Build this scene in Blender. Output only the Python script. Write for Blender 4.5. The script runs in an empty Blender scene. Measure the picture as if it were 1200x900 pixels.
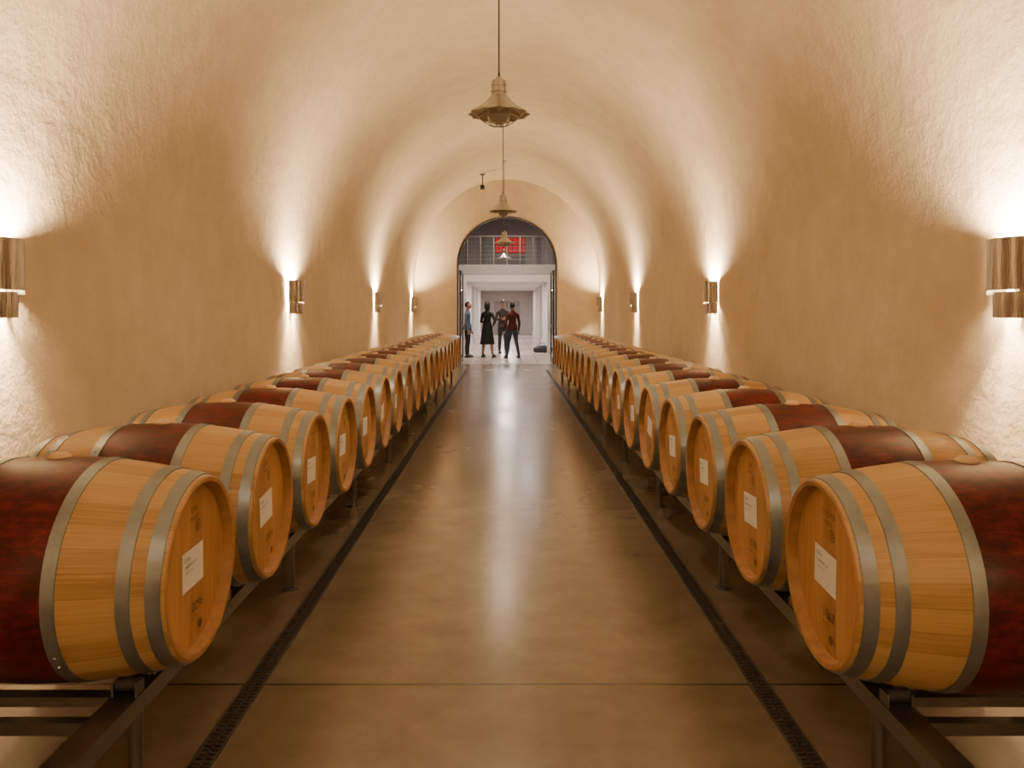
import bpy, bmesh, math, random
from mathutils import Vector, Matrix, noise
random.seed(7)
S = bpy.context.scene
COL = S.collection
pi = math.pi

# ------------------------------------------------------------------ helpers
def new_obj(name, mesh, parent=None, loc=(0,0,0), rot=(0,0,0)):
    o = bpy.data.objects.new(name, mesh); COL.objects.link(o)
    o.location = loc; o.rotation_euler = rot
    if parent: o.parent = parent
    return o

class MB:
    """mesh builder"""
    def __init__(s): s.v=[]; s.f=[]; s.m=[]; s.sm=[]; s.mats=[]
    def mat(s, m):
        if m not in s.mats: s.mats.append(m)
        return s.mats.index(m)
    def add(s, vs, fs, m, smooth=True, M=None):
        b=len(s.v); k=s.mat(m)
        for p in vs:
            p=Vector(p)
            if M is not None: p=M@p
            s.v.append(p[:])
        for f in fs:
            s.f.append([b+i for i in f]); s.m.append(k); s.sm.append(smooth)
    def box(s, c, d, m, M=None):
        x,y,z=[q/2 for q in d]; cx,cy,cz=c
        vs=[(cx+a*x,cy+b*y,cz+e*z) for a in(-1,1) for b in(-1,1) for e in(-1,1)]
        fs=[(0,1,3,2),(4,6,7,5),(0,4,5,1),(2,3,7,6),(0,2,6,4),(1,5,7,3)]
        s.add(vs,fs,m,False,M)
    def tube(s, pts, rs, m, n=10, cap=True, M=None):
        pts=[Vector(p) for p in pts]
        if not isinstance(rs,(list,tuple)): rs=[rs]*len(pts)
        vs=[];fs=[]
        up=None
        for i,p in enumerate(pts):
            if i==0: t=pts[1]-p
            elif i==len(pts)-1: t=p-pts[-2]
            else: t=(pts[i+1]-p).normalized()+(p-pts[i-1]).normalized()
            t.normalize()
            if up is None:
                up=Vector((0,0,1)) if abs(t.z)<.9 else Vector((1,0,0))
            a=t.cross(up).normalized(); b=a.cross(t).normalized(); up=b
            for k in range(n):
                th=2*pi*k/n
                vs.append(p+(a*math.cos(th)+b*math.sin(th))*rs[i])
        for i in range(len(pts)-1):
            for k in range(n):
                k2=(k+1)%n
                fs.append((i*n+k,i*n+k2,(i+1)*n+k2,(i+1)*n+k))
        if cap:
            fs.append(tuple(range(n))[::-1]); fs.append(tuple((len(pts)-1)*n+k for k in range(n)))
        s.add(vs,fs,m,True,M)
    def lathe(s, prof, m, n=32, axis='Z', M=None, mod=None, close=False, arc=None, smooth=True):
        """prof list of (r, h)"""
        vs=[];fs=[]
        full = arc is None
        a0,a1 = (0,2*pi) if full else arc
        cnt = n if full else n+1
        for (r,h) in prof:
            for k in range(cnt):
                th=a0+(a1-a0)*k/n
                rr=r*(mod(th,r,h) if mod else 1)
                c,si=rr*math.cos(th),rr*math.sin(th)
                vs.append((c,si,h) if axis=='Z' else (h,c,si))
        L=len(prof)
        for i in range(L if close else L-1):
            j=(i+1)%L
            for k in range(n):
                k2=(k+1)%cnt
                fs.append((i*cnt+k,i*cnt+k2,j*cnt+k2,j*cnt+k))
        s.add(vs,fs,m,smooth,M)
    def mesh(s, name, sharp=35):
        me=bpy.data.meshes.new(name)
        me.from_pydata(s.v,[],s.f)
        for m in s.mats: me.materials.append(m)
        for i,p in enumerate(me.polygons):
            p.material_index=s.m[i]; p.use_smooth=s.sm[i]
        me.update()
        bm=bmesh.new(); bm.from_mesh(me); bmesh.ops.recalc_face_normals(bm,faces=bm.faces)
        bm.to_mesh(me); bm.free()
        try: me.set_sharp_from_angle(angle=math.radians(sharp))
        except Exception: pass
        return me
    def obj(s, name, **k): return new_obj(name, s.mesh(name), **k)

def text_geo(txt, size):
    cu=bpy.data.curves.new('t','FONT'); cu.body=txt; cu.size=size
    cu.align_x='CENTER'; cu.align_y='CENTER'
    o=bpy.data.objects.new('t',cu); COL.objects.link(o)
    bpy.context.view_layer.update()
    dg=bpy.context.evaluated_depsgraph_get()
    me=bpy.data.meshes.new_from_object(o.evaluated_get(dg))
    vs=[v.co.copy() for v in me.vertices]; fs=[tuple(p.vertices) for p in me.polygons]
    bpy.data.objects.remove(o); bpy.data.curves.remove(cu); bpy.data.meshes.remove(me)
    return vs,fs

# ------------------------------------------------------------------ materials
class NT:
    def __init__(s,name):
        s.mat=bpy.data.materials.new(name); s.mat.use_nodes=True
        s.t=s.mat.node_tree; s.b=s.t.nodes['Principled BSDF']
    def n(s,ty,**k):
        o=s.t.nodes.new(ty)
        for a,b in k.items(): setattr(o,a,b)
        return o
    def l(s,a,b): s.t.links.new(a,b)
    def val(s,sock,v):
        if hasattr(v,'links') or isinstance(v,bpy.types.NodeSocket): s.l(v,sock)
        else: sock.default_value=v
    def math(s,op,a,b=0.0,c=None):
        o=s.n('ShaderNodeMath',operation=op); s.val(o.inputs[0],a); s.val(o.inputs[1],b)
        if c is not None: s.val(o.inputs[2],c)
        return o.outputs[0]
    def ramp(s,fac,stops):
        r=s.n('ShaderNodeValToRGB'); e=r.color_ramp.elements
        while len(e)<len(stops): e.new(.5)
        for i,(p,c) in enumerate(stops): e[i].position=p; e[i].color=(*c,1) if len(c)==3 else c
        s.l(fac,r.inputs[0]); return r.outputs[0]
    def mix(s,fac,a,b,mode='MIX'):
        m=s.n('ShaderNodeMix',data_type='RGBA',blend_type=mode)
        s.val(m.inputs[0],fac)
        for q,v in ((6,a),(7,b)):
            if isinstance(v,tuple): v=(*v,1) if len(v)==3 else v
            s.val(m.inputs[q],v)
        return m.outputs[2]
    def noise(s,vec,scale,detail=4,rough=.5):
        o=s.n('ShaderNodeTexNoise'); o.inputs['Scale'].default_value=scale
        o.inputs['Detail'].default_value=detail; o.inputs['Roughness'].default_value=rough
        if vec is not None: s.l(vec,o.inputs['Vector'])
        return o.outputs[0]
    def coord(s,scale=None):
        c=s.n('ShaderNodeTexCoord').outputs['Object']
        if scale:
            m=s.n('ShaderNodeMapping'); m.inputs['Scale'].default_value=scale; s.l(c,m.inputs[0]); return m.outputs[0]
        return c
    def bump(s,h,strength=.2,dist=.02,prev=None):
        b=s.n('ShaderNodeBump'); b.inputs['Strength'].default_value=strength; b.inputs['Distance'].default_value=dist
        s.l(h,b.inputs['Height'])
        if prev: s.l(prev,b.inputs['Normal'])
        return b.outputs[0]
    def set(s,**k):
        for a,v in k.items():
            a={'Base':'Base Color','Rough':'Roughness','Metal':'Metallic','Spec':'Specular IOR Level','Coat':'Coat Weight','CoatR':'Coat Roughness','Trans':'Transmission Weight','Em':'Emission Color','EmS':'Emission Strength'}.get(a,a)
            if isinstance(v,tuple) and len(v)==3: v=(*v,1)
            s.val(s.b.inputs[a],v)
        return s.mat

def simple(name,col,rough=.5,metal=0,var=.12,scale=8,**k):
    m=NT(name); c=m.coord()
    nz=m.noise(c,scale,3)
    d=tuple(x*(1-var) for x in col); u=tuple(min(1,x*(1+var)) for x in col)
    return m.set(Base=m.ramp(nz,[(.3,d),(.7,u)]),Rough=rough,Metal=metal,**k)

def plaster(name,c1,c2,sc=1.0,bs=.28):
    m=NT(name); c=m.coord()
    big=m.noise(c,.7*sc,5,.6); med=m.noise(c,5*sc,6,.62); fine=m.noise(c,38*sc,4,.6)
    base=m.ramp(m.math('ADD',m.math('MULTIPLY',big,.6),m.math('MULTIPLY',med,.4)),[(.35,c1),(.62,c2)])
    b1=m.bump(med,bs*.8,.05); b2=m.bump(fine,bs,.008,b1)
    m.l(b2,m.b.inputs['Normal'])
    return m.set(Base=base,Rough=.88,Spec=.2)
M_plaster=plaster('cave_plaster',(.53,.435,.305),(.65,.555,.42))
M_hallwall=plaster('hall_plaster',(.62,.56,.53),(.72,.66,.63),1,.1)
M_hallgrey=plaster('hall_grey_plaster',(.34,.31,.29),(.44,.41,.38),1,.15)

def concrete():
    m=NT('polished_concrete'); c=m.coord()
    big=m.noise(c,.8,6,.60); med=m.noise(c,3.5,7,.66); fine=m.noise(c,60,3,.6)
    t=m.math('ADD',m.math('MULTIPLY',big,.5),m.math('MULTIPLY',med,.5))
    base=m.ramp(t,[(.36,(.118,.090,.060)),(.5,(.155,.122,.083)),(.64,(.20,.163,.117))])
    sx=m.n('ShaderNodeSeparateXYZ'); m.l(c,sx.inputs[0])
    # saw-cut joints every 2.75 m
    fr=m.math('FRACT',m.math('DIVIDE',m.math('ADD',sx.outputs[1],11-3.12+2.75*.5),2.75))
    d=m.math('ABSOLUTE',m.math('SUBTRACT',fr,.5))
    wob=m.math('MULTIPLY',m.math('SUBTRACT',fine,.5),.0006)
    j=m.math('LESS_THAN',m.math('ADD',d,wob),.0026)
    base=m.mix(m.math('MULTIPLY',j,.85),base,(.035,.026,.018))
    rg=m.ramp(big,[(.3,(.20,)*3),(.7,(.28,)*3)])
    h=m.math('SUBTRACT',m.math('ADD',m.math('MULTIPLY',med,.7),m.math('MULTIPLY',fine,.06)),j)
    m.l(m.bump(h,.12,.006),m.b.inputs['Normal'])
    return m.set(Base=base,Rough=rg,Spec=.75)
M_floor=concrete()

def hall_tile():
    m=NT('hall_floor_tile'); c=m.coord()
    br=m.n('ShaderNodeTexBrick'); br.offset=.5
    br.inputs['Scale'].default_value=1; br.inputs['Brick Width'].default_value=.9; br.inputs['Row Height'].default_value=.9
    br.inputs['Mortar Size'].default_value=.02
    br.inputs['Color1'].default_value=(.40,.34,.31,1); br.inputs['Color2'].default_value=(.50,.44,.40,1); br.inputs['Mortar'].default_value=(.2,.17,.15,1)
    m.l(c,br.inputs['Vector'])
    return m.set(Base=br.outputs[0],Rough=.25)
M_halltile=hall_tile()

def stave_wood():
    m=NT('oak_staves'); c=m.coord(); sx=m.n('ShaderNodeSeparateXYZ'); m.l(c,sx.inputs[0])
    ang=m.math('ARCTAN2',sx.outputs[2],sx.outputs[1])
    u=m.math('MULTIPLY',ang,30/(2*pi)); idx=m.math('FLOOR',u); fr=m.math('FRACT',u)
    rnd=m.n('ShaderNodeObjectInfo').outputs['Random']
    wn=m.n('ShaderNodeTexWhiteNoise',noise_dimensions='2D')
    cv=m.n('ShaderNodeCombineXYZ'); m.l(idx,cv.inputs[0]); m.l(m.math('MULTIPLY',rnd,50),cv.inputs[1]); m.l(cv.outputs[0],wn.inputs['Vector'])
    gv=m.n('ShaderNodeCombineXYZ'); m.l(m.math('MULTIPLY',sx.outputs[0],2.5),gv.inputs[0]); m.l(m.math('MULTIPLY',ang,30),gv.inputs[1]); m.l(m.math('MULTIPLY',wn.outputs[0],9),gv.inputs[2])
    g=m.noise(gv.outputs[0],1.6,7,.7)
    t=m.math('ADD',m.math('MULTIPLY',wn.outputs[0],.30),m.math('MULTIPLY',g,.70))
    base=m.ramp(t,[(.25,(.29,.165,.070)),(.45,(.43,.27,.122)),(.75,(.56,.385,.20))])
    e=m.math('LESS_THAN',m.math('SUBTRACT',.5,m.math('ABSOLUTE',m.math('SUBTRACT',fr,.5))),.012)
    base=m.mix(m.math('MULTIPLY',e,.45),base,(.12,.055,.018))
    m.l(m.bump(m.math('SUBTRACT',m.math('MULTIPLY',g,.3),e),.2,.002),m.b.inputs['Normal'])
    return m.set(Base=base,Rough=.42,Spec=.45)
M_stave=stave_wood()

def wine_stain():
    m=NT('wine_stained_oak'); c=m.coord(); sx=m.n('ShaderNodeSeparateXYZ'); m.l(c,sx.inputs[0])
    ang=m.math('ARCTAN2',sx.outputs[2],sx.outputs[1])
    fr=m.math('FRACT',m.math('MULTIPLY',ang,30/(2*pi)))
    gv=m.n('ShaderNodeCombineXYZ'); m.l(m.math('MULTIPLY',sx.outputs[0],7),gv.inputs[0]); m.l(m.math('MULTIPLY',ang,5),gv.inputs[1])
    m.l(m.math('MULTIPLY',m.n('ShaderNodeObjectInfo').outputs['Random'],30),gv.inputs[2])
    g=m.noise(gv.outputs[0],1.5,8,.78)
    base=m.ramp(g,[(.36,(.022,.002,.004)),(.5,(.068,.005,.008)),(.62,(.135,.012,.012)),(.74,(.30,.055,.032))])
    e=m.math('LESS_THAN',m.math('SUBTRACT',.5,m.math('ABSOLUTE',m.math('SUBTRACT',fr,.5))),.02)
    base=m.mix(m.math('MULTIPLY',e,.5),base,(.012,.002,.003))
    m.l(m.bump(m.math('SUBTRACT',m.math('MULTIPLY',g,.3),e),.2,.002),m.b.inputs['Normal'])
    return m.set(Base=base,Rough=m.ramp(g,[(.3,(.26,)*3),(.7,(.45,)*3)]),Spec=.3)
M_red=wine_stain()

def head_wood():
    m=NT('oak_head'); c=m.coord(); sx=m.n('ShaderNodeSeparateXYZ'); m.l(c,sx.inputs[0])
    u=m.math('MULTIPLY',m.math('ADD',sx.outputs[1],.03),11.5); idx=m.math('FLOOR',u); fr=m.math('FRACT',u)
    rnd=m.n('ShaderNodeObjectInfo').outputs['Random']
    wn=m.n('ShaderNodeTexWhiteNoise',noise_dimensions='2D')
    cv=m.n('ShaderNodeCombineXYZ'); m.l(idx,cv.inputs[0]); m.l(m.math('MULTIPLY',rnd,50),cv.inputs[1]); m.l(cv.outputs[0],wn.inputs['Vector'])
    gv=m.n('ShaderNodeCombineXYZ'); m.l(m.math('MULTIPLY',sx.outputs[1],70),gv.inputs[0]); m.l(m.math('MULTIPLY',sx.outputs[2],3),gv.inputs[1]); m.l(m.math('MULTIPLY',wn.outputs[0],9),gv.inputs[2])
    g=m.noise(gv.outputs[0],1.2,7,.72)
    t=m.math('ADD',m.math('MULTIPLY',wn.outputs[0],.25),m.math('MULTIPLY',g,.75))
    base=m.ramp(t,[(.28,(.30,.14,.052)),(.46,(.44,.235,.092)),(.72,(.56,.33,.15))])
    e=m.math('LESS_THAN',m.math('SUBTRACT',.5,m.math('ABSOLUTE',m.math('SUBTRACT',fr,.5))),.010)
    base=m.mix(m.math('MULTIPLY',e,.45),base,(.16,.07,.02))
    m.l(m.bump(m.math('MULTIPLY',g,.3),.2,.002),m.b.inputs['Normal'])
    return m.set(Base=base,Rough=.45)
M_head=head_wood()
M_chime=simple('oak_chime',(.36,.19,.08),.55,var=.2,scale=20)
def steel(name,col,rough,st=(1,1,1),sc=30,metal=1.0,var=.18):
    m=NT(name); c=m.coord(st); nz=m.noise(c,sc,4,.6)
    d=tuple(x*(1-var) for x in col)
    return m.set(Base=m.ramp(nz,[(.35,d),(.65,col)]),Rough=m.ramp(nz,[(.3,(rough*(1-var),)*3),(.7,(min(1,rough*(1+var)),)*3)]),Metal=metal)
M_hoop=steel('galvanized_hoop',(.29,.33,.365),.38,(1,1,1),18,.8)
M_rivet=steel('rivet_steel',(.4,.4,.4),.35)
M_rack=steel('rack_steel',(.22,.215,.21),.42,(1,1,1),14)
M_brushed=steel('brushed_nickel',(.34,.305,.265),.28,(60,60,1),3,1.0,.10)
M_lamp=steel('spun_aluminium',(.50,.49,.47),.30,(1,1,1),12,1.0,.1)
M_black=simple('black_rubber',(.02,.02,.02),.6)
M_blackmetal=simple('black_metal_frame',(.045,.042,.04),.4,.6)
M_framemetal=simple('portal_frame_metal',(.12,.115,.11),.4,.6)
M_label=simple('paper_label',(.82,.84,.84),.6,var=.02)
M_ink=simple('label_ink',(.10,.16,.34),.6)
M_brand=simple('burnt_brand',(.13,.06,.025),.6)
M_bung=simple('silicone_bung',(.60,.43,.26),.5)
M_drain=simple('drain_iron',(.07,.06,.05),.45,.5)
M_slotshade=simple('drain_slot_shade',(.008,.007,.006),.8)
M_white=simple('white_paint',(.70,.66,.64),.5,var=.03)
M_grey=simple('grey_paint',(.42,.40,.38),.5,var=.05)
m=NT('frosted_lens'); M_lens=m.set(Base=(.9,.86,.78),Rough=.15,Trans=.9)
m=NT('clear_glass'); M_glass=m.set(Base=(.85,.9,.9),Rough=.03,Trans=1.0)
def glow(name,col,s):
    m=NT(name); return m.set(Base=(.5,.02,.02),Em=col,EmS=s)
M_redsign=glow('red_sign_face',(1,.02,.03),.45)

# ------------------------------------------------------------------ tunnel shell
XW=2.5; SPR=2.25; RISE=2.82; Y0=-8.0; YE=21.2
def profile(nw=10,na=40,xw=XW,spr=SPR,rise=RISE):
    p=[(-xw,spr*i/nw) for i in range(nw)]
    p+=[(-xw*math.cos(pi*i/na),spr+rise*math.sin(pi*i/na)) for i in range(na+1)]
    p+=[(xw,spr*(nw-i)/nw) for i in range(1,nw+1)]
    return p
P=profile(); NW=10; NA=40
ny=int((YE-Y0)/.3)+1
ys=[Y0+(YE-Y0)*i/(ny-1) for i in range(ny)]
verts=[]
for y in ys:
    for i,(x,z) in enumerate(P):
        if i<=NW: n=Vector((1,0,0))
        elif i>=NW+NA: n=Vector((-1,0,0))
        else:
            a=pi*(i-NW)/NA; n=Vector((math.cos(a),0,-math.sin(a)))
        d=noise.noise(Vector((x*.55,y*.55,z*.55)))*.030+noise.noise(Vector((x*1.7+9,y*1.7,z*1.7)))*.010
        verts.append((Vector((x,y,z))+n*(d-.01)))
W=len(P)
bm_me=bpy.data.meshes.new('tmp')
allf=[(j*W+i,j*W+i+1,(j+1)*W+i+1,(j+1)*W+i) for j in range(ny-1) for i in range(W-1)]
bm_me.from_pydata([v[:] for v in verts],[],allf); bm_me.update()
vn=[v.normal.copy() for v in bm_me.vertices]
def shell(name,i0,i1):
    idx={};vs=[];fs=[];ns=[]
    for j in range(ny):
        for i in range(i0,i1+1):
            idx[(j,i)]=len(vs); vs.append(verts[j*W+i][:]); ns.append(vn[j*W+i])
    for j in range(ny-1):
        for i in range(i0,i1): fs.append((idx[j,i],idx[j,i+1],idx[j+1,i+1],idx[j+1,i]))
    me=bpy.data.meshes.new(name); me.from_pydata(vs,[],fs); me.materials.append(M_plaster)
    for p in me.polygons: p.use_smooth=True
    me.update()
    me.normals_split_custom_set_from_vertices(ns)
    return new_obj(name,me)
shell('wall_left',0,NW+4); shell('ceiling',NW+4,NW+NA-4); shell('wall_right',NW+NA-4,W-1)

# back wall (behind camera)
b=MB(); pp=profile(4,24,XW+.1)
b.add([(x,Y0,z) for x,z in pp],[tuple(range(len(pp)))],M_plaster,False); b.obj('wall_back')

# end wall with arched portal
DW=1.385; DS=2.74; DR=1.385
def doorprof(w,spr,r,nw=6,na=24):
    p=[(-w,spr*i/nw) for i in range(nw)]
    p+=[(-w*math.cos(pi*i/na),spr+r*math.sin(pi*i/na)) for i in range(na+1)]
    p+=[(w,spr*(nw-i)/nw) for i in range(1,nw+1)]
    return p
inn=doorprof(DW,DS,DR); out=profile(6,24,XW+.1,SPR,RISE+.1)
b=MB(); n=len(inn)
vs=[(x,YE,z) for x,z in inn]+[(x,YE,z) for x,z in out]+[(x,YE+.5,z) for x,z in inn]+[(x,YE+.5,z) for x,z in out]
fs=[]
for i in range(n-1):
    fs+= [(i,i+1,n+i+1,n+i),(i,i+1,2*n+i+1,2*n+i),(2*n+i,2*n+i+1,3*n+i+1,3*n+i)]
b.add(vs,fs,M_plaster,False); b.obj('wall_end')

# portal frame + open glass door leaves
b=MB()
for y in (YE+.42,):
    o1=doorprof(DW-.002,DS,DR-.002); i1=doorprof(DW-.042,DS,DR-.042)
    vs=[(x,y-.04,z) for x,z in o1]+[(x,y-.04,z) for x,z in i1]+[(x,y+.04,z) for x,z in o1]+[(x,y+.04,z) for x,z in i1]
    fs=[]
    for i in range(n-1):
        fs+=[(i,i+1,n+i+1,n+i),(2*n+i,2*n+i+1,3*n+i+1,3*n+i),(n+i,n+i+1,3*n+i+1,3*n+i)]
    b.add(vs,fs,M_framemetal,False)
b.obj('trim_portal_frame')
for sgn,k in ((-1,0),(1,1)):
    b=MB(); x=sgn*(DW-.08); y0=YE+.52; L=1.15; H=2.62
    for yy in (y0+.03,y0+L-.03): b.box((x,yy,H/2+.01),(.05,.07,H),M_blackmetal)
    for zz in (.10,1.05,H-.04): b.box((x,y0+L/2,zz),(.045,L-.1,.09),M_blackmetal)
    b.box((x,y0+L/2,H/2),(.012,L-.12,H-.12),M_glass)
    b.tube([(x-sgn*.03,y0+L-.12,.9),(x-sgn*.07,y0+L-.12,.92),(x-sgn*.07,y0+L-.12,1.38),(x-sgn*.03,y0+L-.12,1.4)],.012,M_lamp,8)
    b.obj('door_%d'%(k+1))

# floor
b=MB(); b.add([(-2.7,Y0-.1,0),(2.7,Y0-.1,0),(2.7,YE+.5,0),(-2.7,YE+.5,0)],[(0,1,2,3)],M_floor,False); b.obj('floor')
# trench drains
for sgn in (-1,1):
    b=MB(); x=sgn*1.01; w=.07; ya,yb=Y0+.3,19.6
    b.box((x,(ya+yb)/2,.001),(w,yb-ya,.002),M_slotshade)  # flat near-black strip: painted shade in place of a recessed channel
    for e in (-1,1): b.box((x+e*(w/2),(ya+yb)/2,.003),(.010,yb-ya,.006),M_drain)
    y=0.6
    while y<yb:
        b.box((x,y,.003),(w-.01,.010,.005),M_drain); y+=.026
    b.box((x,(ya+yb)/2,.003),(.008,yb-ya,.005),M_drain)
    b.obj('floor_drain_grate')

# ------------------------------------------------------------------ hall beyond
YH=YE+.5; YP=26.5; YB=50.0
b=MB(); b.box((0,(YH+YB)/2,-.05),(9,YB-YH+.2,.1),M_halltile); b.obj('hall_floor')
for sgn,nm in ((-1,'left'),(1,'right')):
    b=MB(); b.box((sgn*4.1,(YH+34)/2,2.9),(.2,34-YH,5.8),M_hallgrey); b.obj('hall_wall_'+nm)
b=MB(); hp=[(-4.0*math.cos(pi*i/24),3.2+2.3*math.sin(pi*i/24)) for i in range(25)]
vs=[(x,YH,z) for x,z in hp]+[(x,34,z) for x,z in hp]
b.add(vs,[(i,i+1,26+i,25+i) for i in range(24)],M_hallgrey); b.obj('hall_ceiling')
b=MB(); b.box((0,34.1,4.3),(8.4,.2,2.8),M_hallgrey)
for x in (-1.5,-.75,1.05,1.75): b.box((x,33.96,3.95),(.5,.05,1.6),M_grey)
b.obj('hall_wall_back')
# lower partition with opening, mezzanine slab
b=MB()
OW=1.38; OT=2.48
for sgn in(-1,1): b.box((sgn*(OW+4)/2,YP+.1,1.36),(4-OW,.2,2.72),M_white)
b.box((0,YP+.1,(OT+2.72)/2),(2*OW,.2,2.72-OT),M_white)
b.obj('hall_partition_wall')
b=MB(); b.box((0,(YP+34)/2,2.9),(8,34-YP,.34),M_grey); b.obj('mezzanine_slab')
b=MB()
for i in range(17):
    x=-3.6+i*.45
    b.box((x,YP+.08,3.55),(.03,.03,.96),M_lamp)
for zz in (3.25,3.4,3.55,3.7,3.85): b.tube([(-3.8,YP+.08,zz),(3.8,YP+.08,zz)],.008,M_lamp,6)
b.tube([(-3.8,YP+.08,4.04),(3.8,YP+.08,4.04)],.025,M_lamp,8)
b.obj('mezzanine_railing')
# red sign
b=MB(); b.box((.15,33.90,4.35),(1.25,.06,.62),M_redsign)
b.box((.15,33.87,4.35),(1.31,.03,.03),M_blackmetal)
for i in range(6): b.box((-.35+.2*i,33.86,4.35),(.03,.03,.6),M_blackmetal)
b.obj('red_wall_sign')
# corridor
for sgn,nm in((-1,'left'),(1,'right')):
    b=MB(); b.box((sgn*1.85,(YP+.2+YB)/2,1.36),(.2,YB-YP-.2,2.72),M_hallwall)
    for yy in (30,34,38,42,46):
        b.box((sgn*1.66,yy,1.36),(.2,.35,2.72),M_white)
        b.box((sgn*1.64,yy,.12),(.26,.42,.24),M_white)
    b.obj('corridor_wall_'+nm)
b=MB(); b.box((0,(34+YB)/2,2.82),(4,YB-34,.2),M_white); b.obj('corridor_ceiling')
b=MB(); b.box((0,YB,1.36),(4,.2,2.72),M_hallwall)
b.box((0,YB-.13,1.05),(1.6,.06,2.1),M_grey); b.box((0,YB-.17,1.05),(.03,.04,2.1),M_blackmetal)
b.obj('corridor_wall_back')

def area(name,loc,size,power,col,rot=(0,0,0),sy=None):
    l=bpy.data.lights.new(name,'AREA'); l.energy=power; l.color=col; l.size=size
    if sy: l.shape='RECTANGLE'; l.size_y=sy
    o=bpy.data.objects.new(name,l); COL.objects.link(o); o.location=loc; o.rotation_euler=rot; return o
for yy in (28.2,33,39,45):
    area('corridor_ceiling_light',(0,yy,2.68),.5,140,(1,.88,.82))
area('hall_ceiling_light',(0,24.2,5.2),.8,210,(1,.84,.70))
area('mezzanine_ceiling_light',(0.8,30,5.1),.6,90,(1,.9,.85))

# ------------------------------------------------------------------ barrels
CL=.475; RB=.35; RE=.288
def rad(x): return RB-(RB-RE)*abs(x/CL)**2
def make_barrel(num,brand,labroll):
    b=MB()
    def seg(a,c,mat,n=10):
        b.lathe([(rad(a+(c-a)*i/n),a+(c-a)*i/n) for i in range(n+1)],mat,60,'X')
    hb=.150
    seg(-CL,-hb,M_stave); seg(-hb,hb,M_red,14); seg(hb,CL,M_stave)
    for s in(-1,1):
        # chime edge & croze & head
        b.lathe([(RE,s*CL),(RE-.006,s*(CL+.004)),(RE-.020,s*(CL+.002)),(RE-.028,s*(CL-.035))],M_chime,60,'X')
        b.lathe([(RE-.026,s*(CL-.034)),(RE-.045,s*(CL-.030)),(.12,s*(CL-.0295)),(.0005,s*(CL-.029))],M_head,60,'X')
        for a,c in ((.424,.464),(.346,.384),(.148,.186)):
            t=.0035
            b.lathe([(rad(a),s*a),(rad(a)+t,s*a),(rad(c)+t,s*c),(rad(c),s*c)],M_hoop,60,'X')
            mid=(a+c)/2; th0=2.6+s*.7+a*3
            rr=rad(mid)+t
            # overlap plate + rivets
            b.lathe([(rad(a+.001)+t+.002,s*(a+.001)),(rad(c-.001)+t+.002,s*(c-.001))],M_hoop,6,'X',arc=(th0-.1,th0+.1))
            for q in(-.06,.06):
                cth,sth=math.cos(th0+q),math.sin(th0+q)
                b.tube([(s*mid,(rr)*cth,(rr)*sth),(s*mid,(rr+.006)*cth,(rr+.006)*sth)],[.006,.004],M_rivet,8)
    # bung
    b.lathe([(.036,RB-.004),(.036,RB+.004),(.030,RB+.010),(.024,RB+.016),(.010,RB+.018),(.0005,RB+.018)],M_bung,20,'Z')
    # label & stamps on +X head; plane: right=+Y ... viewed from +X, right is +Y
    base=Matrix(((0,0,1,CL-.0275),(1,0,0,0),(0,1,0,0),(0,0,0,1)))
    R=base@Matrix.Rotation(labroll,4,'Z')
    lx,ly=-.015,.0
    w,h=.165,.125
    b.box((lx,ly,0),(w,h,.001),M_label,R)
    def T(txt,size,x,y,mat,z=.0012):
        vs,fs=text_geo(txt,size)
        b.add([(v.x+x,v.y+y,z) for v in vs],fs,mat,False,R)
    T('Cellar',.020,lx-.045,ly+.038,M_ink)
    T('CABERNET LOT',.013,lx-.02,ly+.015,M_ink); T('oak  12 / 24',.011,lx-.03,ly-.004,M_ink)
    T(num,.046,.02,-.135,M_brand,.0004)
    T(brand,.026,0,.185,M_brand,.0004); T('FRANCE',.018,0,.155,M_brand,.0004)
    T('M T +',.020,.0,-.17,M_brand,.0004)
    # crest rings
    Cm=R@Matrix.Translation((.03,.125,.0004))
    b.lathe([(.016,0),(.020,0)],M_brand,20,'Z',M=Cm); b.lathe([(.006,0),(.010,0)],M_brand,12,'Z',M=Cm)
    Cm=R@Matrix.Translation((.04,-.205,.0004))
    b.lathe([(.0005,0),(.015,0)],M_brand,16,'Z',M=Cm)
    return b.mesh('wine_barrel_'+num,40)
variants=[make_barrel('0296','OAK',.05),make_barrel('1867','COOPER',-.08),make_barrel('2038','CHENE',0),make_barrel('0884','OAK',.12)]
HC=.67; BX=.99+CL; SP=.765
starts={-1:2.535,1:2.47}
for sgn in(-1,1):
    for i in range(19):
        v=variants[(i*3+(0 if sgn<0 else 1))%4]
        y=starts[sgn]+i*SP
        o=new_obj('wine_barrel',v,loc=(sgn*BX,y,HC))
        roll=random.uniform(-.10,.10) if i>0 else (-.03 if sgn<0 else .02)
        o.rotation_euler=(roll,0,0 if sgn<0 else pi)

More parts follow.
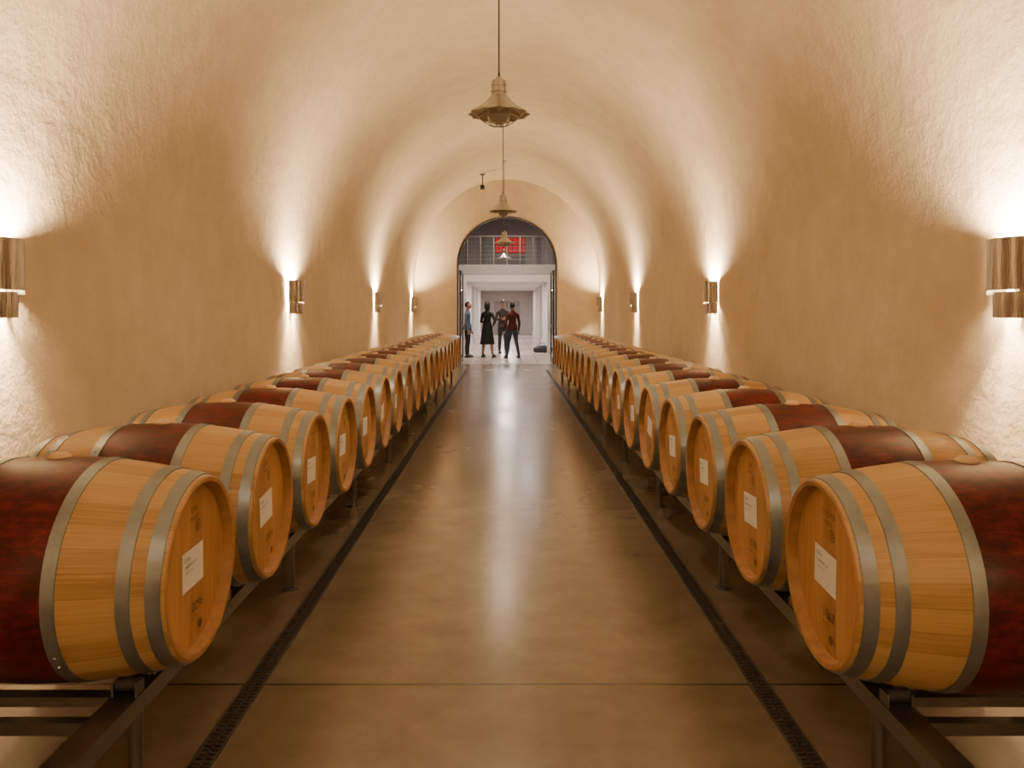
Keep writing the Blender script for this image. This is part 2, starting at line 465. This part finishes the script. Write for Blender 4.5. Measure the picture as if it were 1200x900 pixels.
# racks
for sgn in(-1,1):
    b=MB(); ya,yb=1.95,16.75; rt=.318; s0=starts[sgn]
    for rx in (1.17,1.76):
        X=sgn*rx
        b.box((X,(ya+yb)/2,rt-.004),(.085,yb-ya,.008),M_rack)
        for e in(-1,1): b.box((X+e*.0385,(ya+yb)/2,rt-.033),(.008,yb-ya,.05),M_rack)
        for i in range(19):
            for e in(-1,1):
                yy=s0+i*SP+e*.135; rr=rad(1.465-rx)
                zc=HC-math.sqrt((rr+.022)**2-.135**2)-.002
                b.tube([(X-.032,yy,zc),(X+.032,yy,zc)],.020,M_black,14)
                b.box((X-.036,yy,(zc+rt)/2-.005),(.006,.05,zc-rt+.03),M_rack); b.box((X+.036,yy,(zc+rt)/2-.005),(.006,.05,zc-rt+.03),M_rack)
    y=2.45
    while y<16.9:
        for rx in(1.17,1.76):
            X=sgn*rx
            b.tube([(X,y,.004),(X,y,rt-.01)],.024,M_rack,14)
            b.tube([(X,y,0.0),(X,y,.008)],.045,M_rack,16)
        b.box((sgn*1.465,y,.19),(.59,.04,.04),M_rack)
        b.box((sgn*1.465,y,rt-.04),(.59,.05,.03),M_rack)
        y+=1.745
    b.obj('barrel_rack')

# ------------------------------------------------------------------ sconces
def sconce(sgn,y,power=1.0):
    b=MB()
    # local: wall plane at x=0, projecting +X ; z rel. 0 = bottom
    def shade(hw,dp,z0,z1,t=.004):
        N=28; o=[];i_=[]
        for k in range(N+1):
            a=-pi/2+pi*k/N
            c,s_=math.cos(a),math.sin(a)
            c=abs(c)**.8; s2=math.copysign(abs(s_)**.95,s_)
            o.append((dp*c,hw*s2)); i_.append(((dp-t)*c,(hw-t)*s2))
        vs=[];fs=[]
        for (pts,z) in ((o,z0),(o,z1),(i_,z1),(i_,z0)): vs+=[(x,yy,z) for x,yy in pts]
        n=N+1
        for r in range(4):
            r2=(r+1)%4
            for k in range(N): fs.append((r*n+k,r*n+k+1,r2*n+k+1,r2*n+k))
        b.add(vs,fs,M_brushed)
    shade(.165,.135,.135,.385)
    shade(.140,.112,.0,.126)
    b.box((.0,0,.19),(.012,.10,.36),M_brushed)
    for e in(-1,1): b.box((.05,e*.130,.130),(.10,.008,.03),M_brushed)
    b.tube([(0,0,.25),(.020,0,.25)],.014,M_white,12)
    o=b.obj('wall_sconce',loc=(sgn*(XW-.004),y,1.465),rot=(0,0,0 if sgn<0 else pi))
    # two lamps per fixture: softens and widens the wash like a tube lamp
    for dy in (-.055,.055):
        l=bpy.data.lights.new('sconce_light','POINT'); l.energy=power/2; l.color=(1,.72,.425); l.shadow_soft_size=.05
        lo=bpy.data.objects.new('sconce_light',l); COL.objects.link(lo); lo.parent=o; lo.location=(.068,dy,.30)
PW=800
for y in (-7,-1.6,3.74,9.05,14.8,20.4): sconce(-1,y,PW)
for y in (-7,-1.6,3.76,9.35,15.0,20.45): sconce(1,y,PW)

# ------------------------------------------------------------------ pendants
def ceil_z(x): return SPR+RISE*math.sqrt(max(0,1-(x/XW)**2))
def pendant(y,x=-.06,rim=3.0,top=None):
    b=MB(); top=top or ceil_z(x)+.03
    pl=lambda th,r,h: 1+.05*math.cos(12*th)*min(1,max(0,(r-.09)/.13))
    b.lathe([(.0005,.285),(.018,.283),(.024,.275),(.026,.262),(.050,.256),(.055,.248),(.055,.225),(.062,.221),(.062,.211),(.055,.207),(.055,.180),(.064,.176),(.064,.164),(.056,.160),(.060,.145)],M_lamp,32,'Z')
    b.lathe([(.060,.145),(.072,.128),(.105,.092),(.150,.052),(.195,.020),(.228,.0),(.224,-.003),(.190,.014),(.145,.045),(.100,.084),(.068,.12),(.055,.14)],M_lamp,96,'Z',mod=pl)
    b.lathe([(.050,.12),(.070,.075),(.088,.03),(.092,0),(.086,-.03),(.066,-.058),(.035,-.074),(.0005,-.078)],M_lens,32,'Z')
    b.lathe([(.0005,.12),(.020,.10),(.030,.06),(.022,.03),(.0005,.02)],M_white,16,'Z')
    for k in range(6):
        a=2*pi*k/6
        pts=[(.19*math.cos(a),.19*math.sin(a),.016)]+[(r*math.cos(a),r*math.sin(a),h) for r,h in((.15,-.03),(.10,-.07),(.05,-.09),(0,-.095))]
        b.tube(pts,.0035,M_lamp,6)
    for r,h in((.15,-.03),(.08,-.08)):
        b.tube([(r*math.cos(2*pi*k/24),r*math.sin(2*pi*k/24),h) for k in range(25)],.003,M_lamp,6)
    b.tube([(0,0,.28),(0,0,.33)],[.012,.006],M_black,10)
    b.tube([(0,0,.32),(0,0,top-rim)],.006,M_blackmetal,8)
    b.lathe([(.055,top-rim),(.055,top-rim-.03),(.035,top-rim-.055),(.006,top-rim-.06)],M_lamp,20,'Z')
    o=b.obj('pendant_lamp',loc=(x,y,rim))
    l=bpy.data.lights.new('pendant_fill','AREA'); l.shape='DISK'; l.size=.12; l.energy=22; l.color=(1,.78,.54)  # fill disc added below the lens to brighten floor and barrels
    lo=bpy.data.objects.new('pendant_fill',l); COL.objects.link(lo); lo.parent=o; lo.location=(0,0,-.10)
pendant(-.6); pendant(5.9,rim=2.99); pendant(12.4,rim=3.08); pendant(18.6,rim=3.12)
pendant(24.4,x=-.1,rim=3.15,top=5.5)

# security camera hanging near the end, wall vent
b=MB()
b.tube([(0,0,.0),(0,0,.30)],.012,M_blackmetal,8)
b.lathe([(.06,.30),(.06,.28),(.012,.27)],M_blackmetal,16,'Z')
b.box((0,-.04,-.04),(.10,.22,.09),M_blackmetal); b.tube([(0,-.15,-.04),(0,-.19,-.04)],.035,M_black,12)
b.obj('security_camera',loc=(-.62,19.8,ceil_z(.62)-.31))
b=MB(); b.box((0,0,0),(.42,.05,.20),M_grey)
for i in range(6): b.box((0,-.03,-.075+.03*i),(.38,.012,.012),M_blackmetal)
b.obj('wall_vent',loc=(2.02,YE-.025,.80))

# black bag on hall floor
b=MB()
b.lathe([(.0005,0),(.20,0),(.24,.06),(.23,.16),(.15,.24),(.0005,.26)],M_black,20,'Z',M=Matrix.Diagonal((1.3,.7,1,1)))
b.tube([(-.12,0,.22),(-.08,0,.33),(.08,0,.33),(.12,0,.22)],.012,M_black,8)
b.obj('black_duffel_bag',loc=(1.25,27.9,0))

# ------------------------------------------------------------------ people
M_skin=simple('skin',(.42,.23,.15),.5,var=.05)
M_skin2=simple('skin_light',(.52,.32,.23),.5,var=.05)
M_hair=simple('dark_hair',(.015,.011,.009),.5)
M_eyew=simple('eye_white',(.8,.8,.8),.3,var=0)
M_lip=simple('lips',(.35,.12,.1),.5)
M_blue=simple('blue_shirt_fabric',(.07,.11,.19),.8)
M_dark=simple('dark_trousers',(.02,.022,.03),.8)
M_dress=simple('black_dress_fabric',(.012,.014,.018),.8)
M_jean=simple('denim',(.05,.075,.14),.8)
M_burg=simple('burgundy_jacket',(.10,.018,.018),.75)
M_beige=simple('charcoal_jacket',(.05,.035,.03),.8)
M_shoe=simple('leather_shoes',(.03,.022,.018),.4)

def person(name,loc,face,height,arms,legs,mats,hair='short',skirt=None,lean=0):
    """local: faces -Y.  arms: {s:(elbow,wrist)}  legs:{s:(knee,ankle)}"""
    J={}; E=[]
    def j(n,p,rx,ry=None,par=None,lab=None):
        J[n]=(Vector(p),rx,ry or rx); 
        if par: E.append((par,n,lab))
    j('pel',(0,0,.96),.140,.105)
    j('wst',(0,0,1.10),.125,.095,'pel','torso'); j('che',(0,0,1.27),.150,.11,'wst','torso')
    j('upc',(0,0,1.39),.125,.09,'che','torso'); j('nkb',(0,0,1.475),.065,.06,'upc','torso')
    j('nek',(0,-.01,1.55),.052,.052,'nkb','neck'); j('hed',(0,-.015,1.62),.06,.06,'nek','neck')
    for s,n in((-1,'R'),(1,'L')):
        kn,an=legs[s]
        j('hip'+n,(s*.085,0,.90),.098,.098,'pel','leg'); 
        kn=Vector(kn);an=Vector(an); hp=Vector((s*.085,0,.90))
        j('thi'+n,(hp*.5+kn*.5),.082,.085,'hip'+n,'leg')
        j('kne'+n,kn,.060,.060,'thi'+n,'leg'); j('clf'+n,kn*.6+an*.4+Vector((0,.015,0)),.057,.057,'kne'+n,'leg')
        j('ank'+n,an,.042,.042,'clf'+n,'leg')
        j('too'+n,an+Vector((s*.02,-.15,-.055)),.042,.034,'ank'+n,'foot')
        el,wr=[Vector(q) for q in arms[s]]
        sh=Vector((s*.175,0,1.405))
        j('sho'+n,sh,.062,.062,'upc','arm'); j('bic'+n,sh*.5+el*.5,.052,.052,'sho'+n,'arm')
        j('elb'+n,el,.042,.042,'bic'+n,'arm'); j('fra'+n,el*.6+wr*.4,.042,.042,'elb'+n,'arm')
        j('wri'+n,wr,.028,.028,'fra'+n,'arm')
        d=(wr-el).normalized()
        j('plm'+n,wr+d*.07,.040,.020,'wri'+n,'hand')
    names=list(J); ix={n:i for i,n in enumerate(names)}
    me=bpy.data.meshes.new('sk'); me.from_pydata([J[n][0][:] for n in names],[(ix[a],ix[c]) for a,c,_ in E],[])
    o=bpy.data.objects.new('sk',me); COL.objects.link(o)
    sk=o.modifiers.new('s','SKIN'); sk.use_smooth_shade=True
    for i,n in enumerate(names):
        d=me.skin_vertices[0].data[i]; d.radius=(J[n][1],J[n][2]); d.use_root=(n=='pel')
    ss=o.modifiers.new('u','SUBSURF'); ss.levels=2; ss.render_levels=2
    bpy.context.view_layer.update()
    ev=bpy.data.meshes.new_from_object(o.evaluated_get(bpy.context.evaluated_depsgraph_get()))
    bpy.data.objects.remove(o)
    b=MB(); vs=[v.co.copy() for v in ev.vertices]
    segs=[(J[a][0],J[c][0],lab,J[a][1],J[c][1]) for a,c,lab in E]
    groups={}
    for p in ev.polygons:
        c=p.center; best=None;bd=9
        for a,q,lab,ra,rb in segs:
            t=max(0,min(1,(c-a).dot(q-a)/max(1e-6,(q-a).length_squared)))
            d=(c-(a+(q-a)*t)).length-(ra+(rb-ra)*t)
            if d<bd: bd=d;best=lab
        groups.setdefault(best,[]).append(tuple(p.vertices))
    off=len(b.v)
    for v in vs: b.v.append(v[:])
    for lab,fl in groups.items():
        k=b.mat(mats[lab])
        for f in fl: b.f.append([off+i for i in f]); b.m.append(k); b.sm.append(True)
    bpy.data.meshes.remove(ev)
    # jacket hem
    b.lathe([(.158,.90),(.160,.97),(.140,1.08)],mats['torso'],24,'Z',M=Matrix.Diagonal((1.05,.82,1,1)))
    # fingers
    skin=mats['hand']
    for s in(-1,1):
        el,wr=[Vector(q) for q in arms[s]]; d=(wr-el).normalized()
        side=Vector((0,-1,0)) if abs(d.y)<.7 else Vector((0,0,1))
        side=(side-d*side.dot(d)).normalized(); nrm=d.cross(side)*(-s)
        pc=wr+d*.075
        for k,(o_,L) in enumerate(((.027,.070),(.009,.080),(-.009,.074),(-.026,.058))):
            r0=pc+side*o_
            b.tube([r0,r0+d*L*.45+nrm*.004,r0+d*L*.75+nrm*.018,r0+d*L*.9+nrm*.034],[.0095,.009,.008,.006],skin,8)
        t0=wr+d*.03+side*.025
        b.tube([t0,t0+side*.022+d*.025,t0+side*.03+d*.055],[.012,.010,.007],skin,8)
    # head
    hc=Vector((0,-.02,1.665))
    vs=[];fs=[];NU,NV=24,16
    for i in range(NV+1):
        ph=pi*i/NV
        for k in range(NU):
            th=2*pi*k/NU
            x=math.sin(ph)*math.cos(th); y=math.sin(ph)*math.sin(th); z=math.cos(ph)
            w=.076*(1-.22*max(0,-z)**1.3); dpt=.096*(1-.12*max(0,-z))
            yy=y*dpt
            if y<-.2 and z<-.2: yy-=.012
            vs.append(hc+Vector((x*w,yy,z*.118)))
    for i in range(NV):
        for k in range(NU):
            k2=(k+1)%NU; fs.append((i*NU+k,i*NU+k2,(i+1)*NU+k2,(i+1)*NU+k))
    b.add(vs,fs,skin)
    b.tube([hc+Vector((0,-.088,.015)),hc+Vector((0,-.108,-.022)),hc+Vector((0,-.095,-.034))],[.008,.014,.010],skin,8)
    b.tube([hc+Vector((-.024,-.086,-.062)),hc+Vector((0,-.100,-.060)),hc+Vector((.024,-.086,-.062))],[.004,.008,.004],M_lip,8)
    for s in(-1,1):
        e=Matrix.Translation(hc+Vector((s*.030,-.083,.006)))
        b.lathe([(.0005,.010),(.008,.007),(.011,0),(.008,-.007),(.0005,-.010)],M_eyew,10,'Z',M=e)
        b.tube([hc+Vector((s*.030,-.091,.006)),hc+Vector((s*.030,-.096,.006))],[.005,.004],M_hair,8)
        b.tube([hc+Vector((s*.016,-.092,.024)),hc+Vector((s*.046,-.082,.024))],.004,M_hair,6)
        b.tube([hc+Vector((s*.074,.004,.022)),hc+Vector((s*.086,.012,.012)),hc+Vector((s*.082,.008,-.014)),hc+Vector((s*.072,0,-.028))],[.007,.010,.009,.005],skin,8)
    # hair cap
    vs=[];fs=[];keep={}
    sc=1.10 if hair=='short' else 1.2
    for i in range(NV+1):
        ph=pi*i/NV
        for k in range(NU):
            th=2*pi*k/NU
            x=math.sin(ph)*math.cos(th); y=math.sin(ph)*math.sin(th); z=math.cos(ph)
            drop=1.0; zz=z*.118
            if hair=='long' and z<0 and y>-.35: zz*=1.9
            q=hc+Vector((x*.076*sc,y*.096*sc+.008,zz*(sc if z>0 else 1)+.006))
            q+=Vector((1,1,1))*0.006*noise.noise(q*40)
            vs.append(q); keep[i*NU+k]=(z>.42) or (y>-.05 and z>(-.45 if hair=='short' else -1)) or (hair=='long' and y>-.42 and z>-.9)
    for i in range(NV):
        for k in range(NU):
            k2=(k+1)%NU; f=(i*NU+k,i*NU+k2,(i+1)*NU+k2,(i+1)*NU+k)
            if all(keep[q] for q in f): fs.append(f)
    b.add(vs,fs,M_hair)
    if skirt:
        pl=lambda th,r,h:1+.05*math.cos(9*th)*max(0,(1.0-h)*1.5)
        b.lathe([(.135,1.12),(.150,1.0),(.185,.85),(.215,.62),(.245,skirt),(.235,skirt),(.20,.62),(.17,.85)],mats['torso'],54,'Z',mod=pl,M=Matrix.Diagonal((1,.85,1,1)))
    # shoe soles
    for s in(-1,1):
        an=Vector(legs[s][1])
        b.lathe([(.0005,0),(.046,0),(.050,.02),(.040,.055),(.0005,.075)],mats['foot'],16,'Z',M=Matrix.Translation((an.x+s*.008,an.y-.055,0))@Matrix.Diagonal((.95,2.7,1,1)))
    me=b.mesh(name,60)
    k=height/1.785
    o=new_obj(name,me,loc=loc,rot=(0,0,face)); o.scale=(k,k,k)
    return o
stand={-1:((-.10,-.01,.50),(-.11,.01,.09)),1:((.10,-.01,.50),(.11,.01,.09))}
wide={-1:((-.15,-.02,.50),(-.22,.02,.09)),1:((.13,-.02,.50),(.18,-.02,.09))}
hang={-1:((-.24,.02,1.13),(-.25,-.06,.88)),1:((.24,.02,1.13),(.25,-.06,.88))}
fold={-1:((-.25,-.02,1.13),(-.08,-.20,1.16)),1:((.25,-.02,1.13),(.08,-.19,1.20))}
hipa={-1:((-.33,.06,1.17),(-.19,-.05,1.02)),1:((.24,.0,1.13),(.17,-.20,1.15))}
def mt(t,l,sk,sleeve=None,foot=M_shoe): return dict(torso=t,arm=sleeve or t,leg=l,foot=foot,hand=sk,neck=sk)
PX=lambda px,z:(px-594)*z/911
person('man_in_blue_shirt',(PX(548,25.0),25.0,0),math.radians(80),1.78,hang,stand,mt(M_blue,M_dark,M_skin))
person('woman_in_black_dress',(PX(571,25.0),25.0,0),math.radians(150),1.78,hipa,wide,mt(M_dress,M_skin2,M_skin2,sleeve=M_dress),hair='long',skirt=.42)
person('man_in_charcoal_jacket',(PX(589,27.3),27.3,0),math.radians(20),1.86,fold,stand,mt(M_beige,M_dark,M_skin))
person('man_in_burgundy_jacket',(PX(600.5,24.5),24.5,0),math.radians(205),1.76,hang,wide,mt(M_burg,M_jean,M_skin))

# ------------------------------------------------------------------ world / camera
w=bpy.data.worlds.new('World'); S.world=w; w.use_nodes=True
w.node_tree.nodes['Background'].inputs[0].default_value=(.02,.015,.01,1)
cam=bpy.data.cameras.new('camera'); co=bpy.data.objects.new('camera',cam); COL.objects.link(co)
co.location=(0,0,1.5); co.rotation_euler=(pi/2,0,0)
cam.sensor_width=36; cam.lens=27.33; cam.shift_y=-86/1200; cam.shift_x=.005; cam.clip_end=200
S.camera=co
